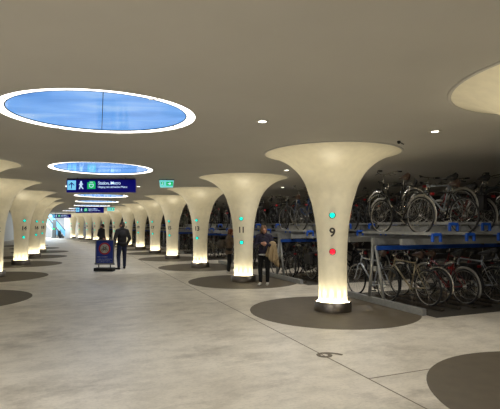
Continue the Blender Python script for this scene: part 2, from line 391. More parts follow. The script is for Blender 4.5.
# ---------------------------------------------------------------- hanging signs
def hanging_sign(x0, x1, ytop, ybot, Z, lab, full=True):
    k = Z/F; xc = ((x0+x1)/2-250)*k; wd = (x1-x0)*k; zt = EYE+(HOR-ytop)*k; zb = EYE+(HOR-ybot)*k; h = zt-zb
    t = thing('hanging_sign', lab, 'sign', (xc, Z, zb), 0, 'navy direction signs hanging from ceiling')
    b = MB(); b.box((0, .04, h/2), (wd, .09, h)); o = obj('sign_box', b, 'navy', t)
    b = MB(); b.box((0, .04, h+.02), (wd*.99, .10, .04)); obj('top_rail', b, 'darkmetal', t)
    for sx in (-.35, .35):
        b = MB(); b.tube([(sx*wd, .04, h+.03), (sx*wd, .04, CZ-zb)], .012); obj('hanger_rod', b, 'darkmetal', t)
    u = wd/69.0; y = -.008
    b = MB(); b.box((-wd/2+5.2*u, y, h*.57), (8.4*u, .006, h*.74)); pn = obj('arrow_panel', b, 'signblue', t)
    b = MB(); cx = -wd/2+5.2*u; cz = h*.57; y2 = -.013
    b.box((cx, y2, cz-1.0*u), (.9*u, .004, 5*u))
    for sg in (-1, 1): b.box((cx+sg*1.25*u, y2, cz+1.2*u), (4.2*u, .004, .9*u), rot=Matrix.Rotation(sg*PI/4, 3, 'Y'))
    obj('arrow', b, 'navy', pn)
    b = MB(); cx = -wd/2+14.6*u                               # walking person pictogram
    b.lathe([(0, -.003), (.8*u, -.003), (.8*u, .003)], 14, c=(cx, y, cz+3.4*u), axis='y')
    for p, q, r in (((0, 2.6), (-.2, -.4), 1.0), ((-.3, -.2), (-1.6, -4), .55), ((0, -.2), (.8, -2), .6), ((.8, -2), (2.2, -3.9), .5), ((-.2, 2.3), (-1.9, .2), .4), ((.2, 2.3), (1.9, .4), .4)):
        b.tube([(cx+p[0]*u, y, cz+p[1]*u), (cx+q[0]*u, y, cz+q[1]*u)], r*u, 6, flat=1)
    obj('walking_figure', b, 'signwhite', t)
    b = MB(); cx = -wd/2+25*u; b.box((cx, y, cz-.5*u), (8.2*u, .006, 6.6*u)); b.box((cx+.6*u, y, cz+3.2*u), (5.6*u, .006, 1.6*u)); g = obj('green_panel', b, 'signgreen', t)
    b = MB(); b.tube([(cx-2.2*u, y2, cz+.6*u), (cx-1.6*u, y2, cz-1.6*u), (cx, y2, cz-2.3*u), (cx+1.6*u, y2, cz-1.6*u), (cx+2.2*u, y2, cz+.6*u)], .35*u, 5)
    b.box((cx, y2, cz+.9*u), (4.4*u, .004, .6*u)); b.box((cx, y2, cz+2.9*u), (3*u, .004, .5*u)); obj('pictogram', b, 'signwhite', g)
    tx = -wd/2+31.5*u
    me = text_mesh('Station, Metro', 4.5*u, 'signwhite', .002, .02*u, 'LEFT'); link('lettering', me, t, (tx, -.01, cz+2.0*u), (PI/2, 0, 0))
    me = text_mesh('Uitgang met uitchecken Metro', 2.75*u, 'signwhite', .002, .0, 'LEFT'); link('lettering', me, t, (tx, -.01, cz-1.9*u), (PI/2, 0, 0))
hanging_sign(66, 135, 179.6, 192.3, 13.4, 'nearest and largest navy hanging sign reading Station, Metro with arrow')
hanging_sign(75.5, 103.5, 207.4, 212.9, 30.2, 'second navy hanging sign farther down the hall, smaller, with pale arrow panel')
hanging_sign(52.5, 70.8, 214.4, 217.8, 50.0, 'farthest tiny navy hanging sign near the escalator wall')
def exit_sign(x0, x1, yt, yb, Z, lab):
    k = Z/F; xc = ((x0+x1)/2-250)*k; wd = (x1-x0)*k; zt = EYE+(HOR-yt)*k; zb = EYE+(HOR-yb)*k; h = zt-zb; u = wd/14
    t = thing('exit_sign', lab, 'sign', (xc, Z, zb), 0)
    b = MB(); b.box((0, .03, h+.015), (wd*1.05, .08, .03)); obj('housing', b, 'darkmetal', t)
    b = MB(); b.tube([(0, .03, h+.02), (0, .03, CZ-zb)], .012); obj('hanger_rod', b, 'darkmetal', t)
    b = MB(); b.add([(-wd/2, 0, h), (wd/2, 0, h), (wd/2-.8*u, 0, 0), (-wd/2+.8*u, 0, 0), (-wd/2, .03, h), (wd/2, .03, h), (wd/2-.8*u, .03, 0), (-wd/2+.8*u, .03, 0)],
              [(0, 3, 2, 1), (4, 5, 6, 7), (0, 1, 5, 4), (1, 2, 6, 5), (2, 3, 7, 6), (3, 0, 4, 7)]); obj('panel', b, 'exitpale', t)
    b = MB(); cz = h*.52
    b.box((-3.9*u, -.004, cz), (2.6*u, .005, h*.52)); b.box((3*u, -.004, cz), (6.6*u, .005, h*.58)); obj('green_field', b, 'signgreen', t)
    b = MB(); b.box((2.6*u, -.008, cz), (2.6*u, .004, .7*u))
    for sg in (-1, 1): b.box((3.6*u, -.008, cz+sg*.5*u), (1.7*u, .004, .6*u), rot=Matrix.Rotation(sg*PI/4, 3, 'Y'))
    b.lathe([(0, -.002), (.35*u, -.002), (.35*u, .002)], 10, c=(-3.6*u, -.009, cz+1.2*u), axis='y')
    b.tube([(-3.7*u, -.008, cz+.8*u), (-4.0*u, -.008, cz-.4*u), (-4.7*u, -.008, cz-1.4*u)], .25*u, 5)
    b.tube([(-4.0*u, -.008, cz-.4*u), (-3.2*u, -.008, cz-1.4*u)], .25*u, 5); obj('pictogram', b, 'signwhite', t)
exit_sign(159, 173.4, 180.2, 187.3, 13.8, 'small green and pale emergency exit sign hanging right of the nearest navy sign')
exit_sign(107, 114.5, 207.5, 211.0, 31, 'tiny green emergency exit sign right of the second navy sign')

# ---------------------------------------------------------------- floor numeral
me = text_mesh('9', .5, 'joint', .001, .004); link_o = link('floor_numeral', me, None, (.0, 0, .004))
p = Vector(((330-250)/F*5.84, 5.86, .004)); link_o.location = p; link_o.rotation_euler = (0, 0, PI/2+math.radians(14))
tag(link_o, 'dark numeral 9 marked sideways on the pale floor beside the joint', 'floor marking')

# ---------------------------------------------------------------- escalator at the far end
def escalator():
    t = thing('escalator', 'blue-lit escalator rising beside the pale wall at the far end of the hall', 'escalator', (-25.9, 58.0, 0))
    glass = mat('blue_lit_balustrade', (120, 180, 215), .2, emit=(110, 175, 215), es=.45)
    top = Vector((-2.2, 1.2, 2.9)); bot = Vector((.9, -.6, .15))
    for s_, nm in ((0, 'near'), (1.1, 'far')):
        o = Vector((.5*s_, .8*s_, 0)); b = MB(); n = Vector((.02, .04, 0))
        a0 = bot+o; a1 = top+o
        vs = [a0, a1, a1+Vector((0, 0, .75)), a0+Vector((0, 0, .75))]; vs += [v+n for v in vs]
        b.add(vs, [(0, 1, 2, 3), (4, 7, 6, 5), (0, 4, 5, 1), (2, 6, 7, 3), (1, 5, 6, 2), (0, 3, 7, 4)]); ob = obj('balustrade', b, [glass], t)
        b = MB(); b.tube([a0+Vector((.4, -.2, .45)), a0+Vector((.25, -.1, .78)), a0+Vector((0, 0, .82)), a1+Vector((0, 0, .82))], .05); obj('handrail', b, 'blackplastic', t)
    b = MB(); k = 12
    for i in range(k):
        p = bot.lerp(top, i/k)+Vector((.25, .45, -.05)); b.box(p, (.35, .9, .24))
    obj('steps', b, 'darkmetal', t)
    b = MB(); b.tube([bot+Vector((.1, -.1, -.12)), top+Vector((0, -.1, -.12))], .1, 6); obj('truss', b, 'white_paint', t)
    for i in range(3):
        b = MB(); b.box((.6+.35*i, -.8+.05*i, .55), (.06, .06, 1.1)); obj('newel_post', b, 'darkmetal', t)
escalator()
t = thing('information_kiosk', 'grey standing pillar with a green screen by the far end wall', 'kiosk', (-25.4, 57.2, 0))
b = MB(); b.box((.0, 0, 1.2), (.42, .25, 2.4)); b.box((0, -.0, .05), (.6, .4, .1)); obj('cabinet', b, mat('kiosk_grey', (96, 104, 108), .5), t)
b = MB(); b.box((-.02, -.14, 1.2), (.3, .02, .16)); obj('screen', b, 'signgreen', t)
lp = bpy.data.lights.new('end_hall_fill', 'AREA'); lp.size = 5; lp.energy = 800; lp.color = (.85, .93, 1)  # added fill light that brightens the end wall, no fixture modelled
lo = bpy.data.objects.new('end_hall_fill_lamp', lp); C.objects.link(lo); lo.location = (-27, 57.5, CZ-.06)

# ---------------------------------------------------------------- bicycles
cache = {}
def cached(key, fn):
    if key not in cache: cache[key] = fn()
    return cache[key]
WR = .345
def arc(r, a0, a1, n, y=0, z=WR, x=0): return [(x, y+r*math.cos(math.radians(a0+(a1-a0)*i/n)), z+r*math.sin(math.radians(a0+(a1-a0)*i/n))) for i in range(n+1)]
def wheel_rim(hi):
    b = MB(); n = 40 if hi else 24
    b.lathe([(.316, -.012), (.322, -.012), (.322, .012), (.316, .012), (.305, 0)], n, axis='x', close=True)
    for i in range(24 if hi else 12):
        a = 2*PI*i/(24 if hi else 12)
        b.tube([((-1)**i*.025, .018*math.cos(a+.9), .018*math.sin(a+.9)), (0, .31*math.cos(a), .31*math.sin(a))], .0016 if hi else .0024, 3, caps=False)
    b.lathe([(0, -.045), (.014, -.045), (.014, -.03), (.024, -.03), (.024, -.022), (.013, -.02), (.013, .02), (.024, .022), (.024, .03), (.014, .03), (.014, .045), (0, .045)], 10, axis='x')
    return b.mesh('wheel', 'rim')
def tyre(m, hi):
    b = MB(); n = 40 if hi else 24
    b.lathe([(.333+.0185*math.cos(a), .0185*math.sin(a)) for a in [2*PI*i/8 for i in range(8)]], n, axis='x', close=True)
    return b.mesh('tyre', m)
def frame(style, m):
    b = MB(); bb = (0, .45, .28); T = .016
    if style == 'diamond':
        b.tube([(0, .29, .83), bb], T); b.tube([(0, .30, .80), (0, .885, .83)], T); b.tube([(0, .925, .72), bb], T*1.15); b.tube([(0, .88, .88), (0, .935, .70)], T*1.2)
        st = (0, .30, .79)
    elif style == 'mixte':
        b.tube([(0, .29, .78), bb], T); b.tube([(0, .36, .55), (0, .90, .80)], T); b.tube([(0, .925, .68), bb], T*1.1); b.tube([(0, .88, .88), (0, .935, .66)], T*1.2)
        st = (0, .31, .72)
    else:
        b.tube([(0, .28, .76), bb], T); b.tube([(0, .92, .72), (0, .80, .50), (0, .66, .36), (0, .54, .30), bb], T*1.3); b.tube([(0, .88, .88), (0, .935, .64)], T*1.2)
        b.tube([(0, .90, .80), (0, .76, .58), (0, .60, .44), (0, .41, .40)], T*.9)
        st = (0, .31, .70)
    for s in (-1, 1):
        b.tube([(s*.02, .44, .29), (s*.055, .2, .32), (s*.055, 0, WR)], .009, 6); b.tube([(s*.016, st[1], st[2]), (s*.055, .12, .5), (s*.055, 0, WR)], .008, 6)
    b.lathe([(0, -.034), (.022, -.034), (.022, .034), (0, .034)], 12, c=bb, axis='x')
    return b.mesh('frame', m)
def fork(m):
    b = MB()
    b.tube([(0, .93, .72), (0, .945, .69)], .022)
    for s in (-1, 1): b.tube([(s*.02, .945, .70), (s*.055, .955, .66), (s*.055, 1.02, .45), (s*.055, 1.08, WR)], .011, 6)
    return b.mesh('fork', m)
def bars(style):
    b = MB()
    b.tube([(0, .885, .86), (0, .855, 1.08 if style != 'flat' else 1.01)], .012)
    z = 1.10 if style != 'flat' else 1.03
    if style == 'swept': pts = [(-.27, .60, z+.03), (-.26, .74, z+.05), (-.17, .86, z+.02), (-.05, .88, z-.02), (.05, .88, z-.02), (.17, .86, z+.02), (.26, .74, z+.05), (.27, .60, z+.03)]
    else: pts = [(-.29, .82, z), (-.1, .87, z-.01), (.1, .87, z-.01), (.29, .82, z)]
    b.tube(pts, .011, 6)
    for p, q in ((pts[0], pts[1]), (pts[-1], pts[-2])): b.tube([p, Vector(p).lerp(Vector(q), .8 if style == 'swept' else .5)], .018, 8, mi=1)
    for s in (-1, 1): b.tube([(s*.15, .87, z+.01), (s*.2, .90, z-.03), (s*.25, .84 if style == 'flat' else .74, z-.01)], .006, 5, mi=1)
    b.tube([(0, .94, .92), (0, .90, .93)], [.035, .02], 10, mi=0)
    return b.mesh('handlebar', ['chrome', 'blackplastic'])
def saddle(m):
    b = MB(); b.tube([(0, .10, .955), (0, .14, .975), (0, .22, .968), (0, .34, .965), (0, .39, .955)], [.06, .085, .06, .028, .015], 10, flat=.42)
    b.tube([(0, .29, .78), (0, .245, .94)], .012, 8, mi=1)
    for s in (-1, 1): b.tube([(s*.03, .15, .945), (s*.02, .3, .945)], .005, 5, mi=1)
    return b.mesh('saddle', [m, 'chrome'])
def guard(front, m):
    b = MB(); y = 1.08 if front else 0
    a = arc(.372, 30, 150, 14, y) if front else arc(.372, 25, 205, 20, y)
    b.tube(a, .026, 6, flat=.28)
    e = a[0] if front else a[-1]; b.tube([(0, a[-1][1], a[-1][2]), (.05, y, WR)], .004, 4); b.tube([(0, a[-1][1], a[-1][2]), (-.05, y, WR)], .004, 4)
    return b.mesh('mudguard', m)
def crank():
    b = MB(); b.lathe([(.0, .04), (.085, .04), (.085, .046), (0, .046)], 20, c=(0, .45, .28), axis='x')
    for s, a in ((1, 35), (-1, 215)):
        d = Vector((0, math.cos(math.radians(a)), math.sin(math.radians(a))))*.17; c = Vector((s*.06, .45, .28))
        b.tube([c, c+d], .009, 6); b.box(c+d+Vector((s*.05, 0, 0)), (.09, .06, .02), mi=1)
    b.tube([(.043, .45, .365), (.043, 0, WR+.04)], .004, 4); b.tube([(.043, .45, .195), (.043, 0, WR-.04)], .004, 4)
    return b.mesh('crankset', ['chrome', 'blackplastic'])
def chaincase():
    b = MB(); b.tube([(.05, -.03, WR), (.05, .2, .31), (.05, .48, .28)], [.05, .065, .10], 10, flat=.25); return b.mesh('chain_case', 'blackplastic')
def carrier(m):
    b = MB()
    for x in (-.06, 0, .06): b.tube([(x, -.27, .76), (x, .16, .76)], .006, 5)
    for y in (-.27, -.05, .16): b.tube([(-.065, y, .76), (.065, y, .76)], .006, 5)
    for s in (-1, 1): b.tube([(s*.065, -.2, .76), (s*.06, 0, WR)], .005, 5); b.tube([(s*.065, .1, .76), (s*.06, 0, WR)], .005, 5)
    return b.mesh('luggage_rack', m)
def lamp(): b = MB(); b.box((0, -.29, .73), (.07, .03, .045)); return b.mesh('rear_light', 'redlamp')
def basket(): 
    b = MB()
    for z, s in ((.86, .13), (.95, .15), (1.04, .17)): b.tube([(-s, 1.0-.02, z), (s, .98, z), (s, 1.25, z), (-s, 1.25, z)], .006, 5, closed=True)
    for i in range(9):
        f = i/8*2-1; b.tube([(f*.13, 1.23, .86), (f*.17, 1.25, 1.04)], .004, 4); b.tube([(f*.13, .98, .86), (f*.17, .98, 1.04)], .004, 4)
        b.tube([(f*.13, .98, .86), (f*.13, 1.23, .86)], .004, 4)
    b.box((0, .95, .86), (.03, .12, .02))
    return b.mesh('basket', 'blackplastic')
def seatbag():
    b = MB(); b.box((.12, -.06, .6), (.1, .3, .28)); b.box((-.12, -.06, .6), (.1, .3, .28)); b.box((0, -.06, .755), (.3, .2, .02)); return b.mesh('pannier_bag', 'blackplastic')
BH = {'child_': 0}
SW = {'diamond': 'diamond-framed', 'step': 'low step-through', 'mixte': 'sloping-framed'}
NB = 0
def bicycle(loc, rz, lean, style, col, label, group, hi, bar='swept', guards='blackplastic', tyrem='rubber', sad='blackplastic', extra=(), yaw=0, steer=0):
    global NB; NB += 1
    t = thing('bicycle', label, 'bicycle', loc, 0, group); t.rotation_euler = (0, lean, rz+yaw); t.scale = (1.06, 1.06, 1.06)
    pm = 'p_'+col
    link('frame', cached(('f', style, col), lambda: frame(style, pm)), t)
    link('fork', cached(('k', col), lambda: fork(pm)), t)
    wm = cached(('w', hi), lambda: wheel_rim(hi)); ty = cached(('t', tyrem, hi), lambda: tyre(tyrem, hi))
    for y in (0, 1.08):
        w_ = link('wheel', wm, t, (0, y, WR)); q = link('tyre', ty, w_)
        if tyrem != 'rubber': q['label'] = 'orange tyre'
    link('handlebar', cached(('h', bar), lambda: bars(bar)), t)
    link('saddle', cached(('s', sad), lambda: saddle(sad)), t)
    link('crankset', cached('c', crank), t)
    if guards:
        for fr in (True, False): link('mudguard', cached(('g', fr, guards), lambda: guard(fr, guards)), t)
    if style != 'diamond': link('chain_case', cached('cc', chaincase), t)
    if 'carrier' in extra: link('luggage_rack', cached('ca', lambda: carrier('blackplastic')), t); link('rear_light', cached('la', lamp), t)
    if 'basket' in extra: link('basket', cached('ba', basket), t)
    if 'bag' in extra: link('pannier_bag', cached('sb', seatbag), t)
    return t
ORD = ['first', 'second', 'third', 'fourth', 'fifth', 'sixth', 'seventh', 'eighth', 'ninth', 'tenth', 'eleventh', 'twelfth', 'thirteenth', 'fourteenth', 'fifteenth', 'sixteenth']
PITCHB = .43
def rack(o, rz, n, where, hi, seed, custom={}, mirror=1):
    """o = floor point at the near hall-side corner of the rack; local +y runs along the hall, local +x away from it"""
    rr = random.Random(seed); m = Matrix.Rotation(rz, 3, 'Z'); L = n*PITCHB+.15
    o = Vector((o[0], o[1], 0))
    t = thing('double_tier_bicycle_rack', 'grey steel double-tier bicycle rack with blue handles '+where, 'bicycle rack', o, rz, 'double-tier bicycle racks')
    X = mirror
    for x in (0, X*L):
        b = MB(); b.box((x, 1.4, .07), (.10, 2.8, .12)); e = obj('floor_rail', b, 'galv', t)
    for x in (X*.02, X*(L-.02)):
        b = MB()
        b.tube([(x, 1.66, .12), (x, 1.50, 1.27)], .045, 4); b.tube([(x, 1.18, .12), (x, 1.42, 1.27)], .04, 4); b.box((x, 1.45, .75), (.04, .12, .10)); obj('support_post', b, 'galv', t)
    for y, z, h in ((1.46, 1.34, .15), (2.35, 1.36, .12), (.55, 1.36, .12)):
        b = MB(); b.box((X*L/2, y, z), (L+.08, .08, h)); obj('cross_beam', b, 'galv', t)
    b = MB(); b.box((X*L/2, 1.35, 1.205), (L, .05, .09)); obj('blue_edge_strip', b, 'handle_blue', t)
    def trayf():
        b = MB(); b.box((0, 1.05, .012), (.13, 2.2, .012))
        for s in (-1, 1): b.box((s*.065, 1.05, .035), (.012, 2.2, .055))
        return b.mesh('wheel_tray', 'galv')
    def handf():
        b = MB(); b.box((0, -.03, .02), (.20, .05, .05)); b.box((-.095, -.03, -.05), (.03, .05, .13)); b.box((.095, -.03, -.05), (.03, .05, .13)); b.box((0, .05, .02), (.09, .15, .06))
        return b.mesh('pull_handle', 'handle_blue')
    def lowf():
        b = MB(); b.box((0, 1.2, .03), (.09, 2.0, .02))
        for s in (-1, 1): b.box((s*.045, 1.2, .045), (.012, 2.0, .04))
        b.tube([(-.05, .5, .03), (-.05, .5, .30), (.05, .5, .30), (.05, .5, .03)], .009, 5)
        return b.mesh('floor_channel', 'steel')
    tm = cached('tray', trayf); hm = cached('hand', handf); lm = cached('low', lowf)
    upz = []
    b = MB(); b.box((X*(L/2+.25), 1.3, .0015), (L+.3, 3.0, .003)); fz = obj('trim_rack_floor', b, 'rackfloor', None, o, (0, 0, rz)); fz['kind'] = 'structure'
    for i in range(n):
        x = X*(.22+i*PITCHB); hz = 1.50+(.20 if i % 2 else 0); upz.append(hz)
        tr = link('wheel_tray', tm, t, (x, -.08, hz)); link('pull_handle', hm, tr)
        b = link('floor_channel', lm, t, (x, 0, 0))
        if i % 2:
            pass
    ri = cached('riser', lambda: MB().box((0, 0, 0), (.04, 1.5, .20)).mesh('tray_riser', 'galv'))
    for i in range(1, n, 2): link('tray_riser', ri, t, (X*(.22+i*PITCHB), 1.28, 1.59))
    cols = ['black']*9+['grey', 'green', 'navy', 'maroon', 'silver', 'cream', 'red', 'blue', 'black', 'grey']
    for i in range(n):
        for tier in (0, 1):
            st = rr.choice(['step', 'step', 'diamond', 'mixte']); c = rr.choice(cols); ex = ['carrier']
            if rr.random() < .18: ex.append('basket')
            if rr.random() < .15: ex.append('bag')
            kw = dict(style=st, col=c, bar=rr.choice(['swept', 'swept', 'flat']), guards=rr.choice(['blackplastic', 'blackplastic', 'chrome', 'rim']), extra=ex, sad=rr.choice(['blackplastic', 'blackplastic', 'brownleather']))
            x = X*(.22+i*PITCHB+rr.uniform(-.015, .015)); y = (.34+.08*(i % 2)+rr.uniform(-.12, .12)) if tier else (.55+.6*((i+1) % 2)+rr.uniform(-.06, .06))
            z = upz[i]+.02 if tier else .045
            kw.update(custom.get((tier, i), {}))
            y = kw.pop('y', y); dx = kw.pop('dx', 0)
            p = o+m @ Vector((x+dx, y, z))
            side = 'left' if mirror == 1 else 'right'
            if hi:
                lab = '%s %s bicycle, %s from %s, %s tier of rack %s' % (c if 'col' not in custom.get((tier, i), {}) else kw['col'], SW[kw['style']], ORD[i], side, 'upper' if tier else 'lower', where)
                g = None
            else:
                lab = 'dim parked bicycle on %s tier of rack %s' % ('upper' if tier else 'lower', where)
            where = where.replace('columns ', 'columns ')
            g = None if hi else 'bicycles on the %s tier of the rack %s' % ('upper' if tier else 'lower', where)
            bicycle(p, rz, rr.uniform(-.05, .05), label=lab, group=g, hi=hi, yaw=rr.uniform(-.03, .03), **kw)
CU1 = {(0, 0): dict(style='diamond', col='silver', bar='flat', guards=None, extra=(), y=1.3), (0, 1): dict(style='diamond', col='gold', bar='flat', guards=None, extra=(), y=.58, sad='brownleather'),
       (0, 2): dict(style='step', col='black', guards='chrome', extra=('carrier',), y=.75), (0, 3): dict(y=.45, col='red', style='mixte', extra=()), (0, 4): dict(y=.75, col='black'),
       (0, 5): dict(y=.4, col='silver', style='diamond', guards='chrome', extra=('carrier',)),
       (1, 0): dict(style='step', col='black', y=.3), (1, 1): dict(style='diamond', col='black', guards='chrome', sad='brownleather', y=.9), (1, 2): dict(style='diamond', col='black', guards=None, y=.05, bar='flat', extra=()), (1, 3): dict(style='diamond', col='silver', guards='rim', y=.5, extra=()), (1, 4): dict(style='mixte', col='red', y=.4)}
rack(P(6.47, 6.12), TH, 14, 'right of column nine', True, 3, CU1)
rack(P(11.2, 6.12), TH, 13, 'between columns eleven and nine', True, 11, {(1, 3): dict(tyrem='orange_rubber', style='diamond', y=.1, guards=None, extra=(), col='grey')})
NEARS = ['between columns thirteen and eleven', 'between columns fifteen and thirteen', 'between columns seventeen and fifteen', 'between columns nineteen and seventeen']
for i, (a, n) in enumerate([(16.0, 9), (20.8, 7), (25.6, 5), (30.3, 4)]): rack(P(a, 6.12), TH, n, NEARS[i], False, 20+i)
for i in range(6, len(RIGHT)-1):
    p = RIGHT[i][1]; q = RIGHT[i+1][1]; d = (q-p).normalized(); s = Vector((d.y, -d.x, 0)); o = p+s*1.25+d*.9
    rack(o, math.atan2(-d.x, d.y), 3, 'between columns %s and %s' % (NUMW[RIGHT[i+1][0]], NUMW[RIGHT[i][0]]), False, 40+i)
rack(P(14.9, -4.0), TH, 4, 'left of column twelve', False, 60, mirror=-1)
rack(P(19.4, -3.9), TH, 4, 'left of column fourteen', False, 61, mirror=-1)

# ---------------------------------------------------------------- sign board
def signboard():
    Z = 16.3; k = Z/F; xc = (105.4-250)*k
    t = thing('sign_board', 'blue standing notice board with a red ring bicycle symbol on a dark foot', 'sign board', (xc, Z, 0), math.radians(-4))
    w_ = .64; z0 = .27; h = .86
    b = MB(); b.tube([(-.30, 0, .075), (-.34, 0, .075)], .01); b.box((0, 0, .07), (.70, .30, .12)); o = obj('foot', b, 'rubber', t)
    for sx in (-.22, .22):
        b = MB(); b.tube([(sx, 0, .12), (sx, 0, z0+.02)], .02); obj('support_post', b, 'darkmetal', t)
    b = MB()
    for sx in (-1, 1): b.box((sx*(w_/2+.012), 0, z0+h/2), (.035, .05, h+.05))
    for z in (z0-.01, z0+h+.01): b.box((0, 0, z), (w_+.05, .05, .035))
    b.box((0, 0, z0-.0), (w_+.10, .06, .06)); obj('border_frame', b, mat('board_frame_grey', (120, 122, 128), .45, .3), t)
    b = MB(); b.box((0, 0, z0+h/2), (w_, .03, h)); obj('blue_panel', b, mat('board_blue', (22, 52, 150), .45), t)
    cz = z0+.56; y = -.018
    b = MB(); b.lathe([(0, 0), (.22, 0), (.22, -.006), (0, -.006)], 48, c=(0, y, cz), axis='y'); obj('red_ring', b, mat('board_red', (190, 36, 40), .45), t)
    b = MB(); b.lathe([(0, 0), (.165, 0), (.165, -.004), (0, -.004)], 48, c=(0, y-.007, cz), axis='y'); o = obj('white_disc', b, mat('board_white', (190, 190, 182), .5), t)
    b = MB(); y3 = y-.014
    for sx in (-.075, .075):
        b.tube([(sx+.045*math.cos(a), y3, cz-.05+.045*math.sin(a)) for a in [2*PI*i/20 for i in range(20)]], .008, 5, closed=True)
    for p, q in (((-.075, -.05), (-.03, .04)), ((-.03, .04), (.05, .04)), ((.05, .04), (0, -.05)), ((0, -.05), (-.03, .04)), ((0, -.05), (-.075, -.05)), ((.075, -.05), (.045, .08)), ((.045, .08), (.08, .085)), ((-.035, .04), (-.04, .075)), ((-.065, .078), (-.015, .078))):
        b.tube([(p[0], y3, cz+p[1]), (q[0], y3, cz+q[1])], .009, 5)
    obj('bicycle_symbol', b, 'ink', t)
    b = MB(); rr = random.Random(2)                       # the small print, too small to read
    for r, (z, x1, hh) in enumerate(((z0+.255, .10, .026), (z0+.175, .27, .018), (z0+.135, .20, .018), (z0+.075, .26, .018))):
        x = -.27
        while x < x1:
            wd = rr.uniform(.012, .024); b.box((x+wd/2, y, z+rr.choice((0, 0, .003))), (wd, .006, hh*rr.choice((.7, .7, 1)))); x += wd+rr.choice((.006, .006, .006, .024))
    obj('small_print', b, mat('board_print', (170, 180, 205), .5), t)
signboard()

# ---------------------------------------------------------------- people
def grow(name, mb, m, parent, vox=.012, smooth=6, lab=None):
    o = obj(name, mb, m, parent)
    r = o.modifiers.new('r', 'REMESH'); r.mode = 'VOXEL'; r.voxel_size = vox; r.use_smooth_shade = True
    s = o.modifiers.new('s', 'SMOOTH'); s.iterations = smooth; s.factor = .5
    baked(o); o.data.materials.clear(); o.data.materials.append(m if not isinstance(m, str) else M[m])
    if lab: o['label'] = lab
    return o
def lerp(a, b, t): return Vector(a).lerp(Vector(b), t)
def hand(b, wrist, dirn, palm_n, side, curl=.5):
    """palm, four unequal bent fingers and a thumb from the side of the palm"""
    d = Vector(dirn).normalized(); n = Vector(palm_n); n = (n-d*n.dot(d)).normalized(); s = d.cross(n)*side
    w_ = Vector(wrist); b.limb(w_, .026, w_+d*.03, .027)
    for k in (-.024, -.008, .008, .024): b.limb(w_+d*.02+s*k*.8, .015, w_+d*.085+s*k, .0125)
    for k, l in ((-.03, .85), (-.010, 1.0), (.010, .95), (.030, .75)):
        p = w_+d*.085+s*k; a = 0
        for seg, r in ((.038, .0095), (.026, .0088), (.02, .008)):
            a += curl; q = p+(d*math.cos(a)+n*math.sin(a))*seg*l; b.limb(p, r, q, r*.93); p = q
    p = w_+d*.03-s*.028; q = p+(d*.65-s*.6+n*.35).normalized()*.04; b.limb(p, .014, q, .011); b.limb(q, .011, q+(d*.9+n*.5).normalized()*.03, .0095)
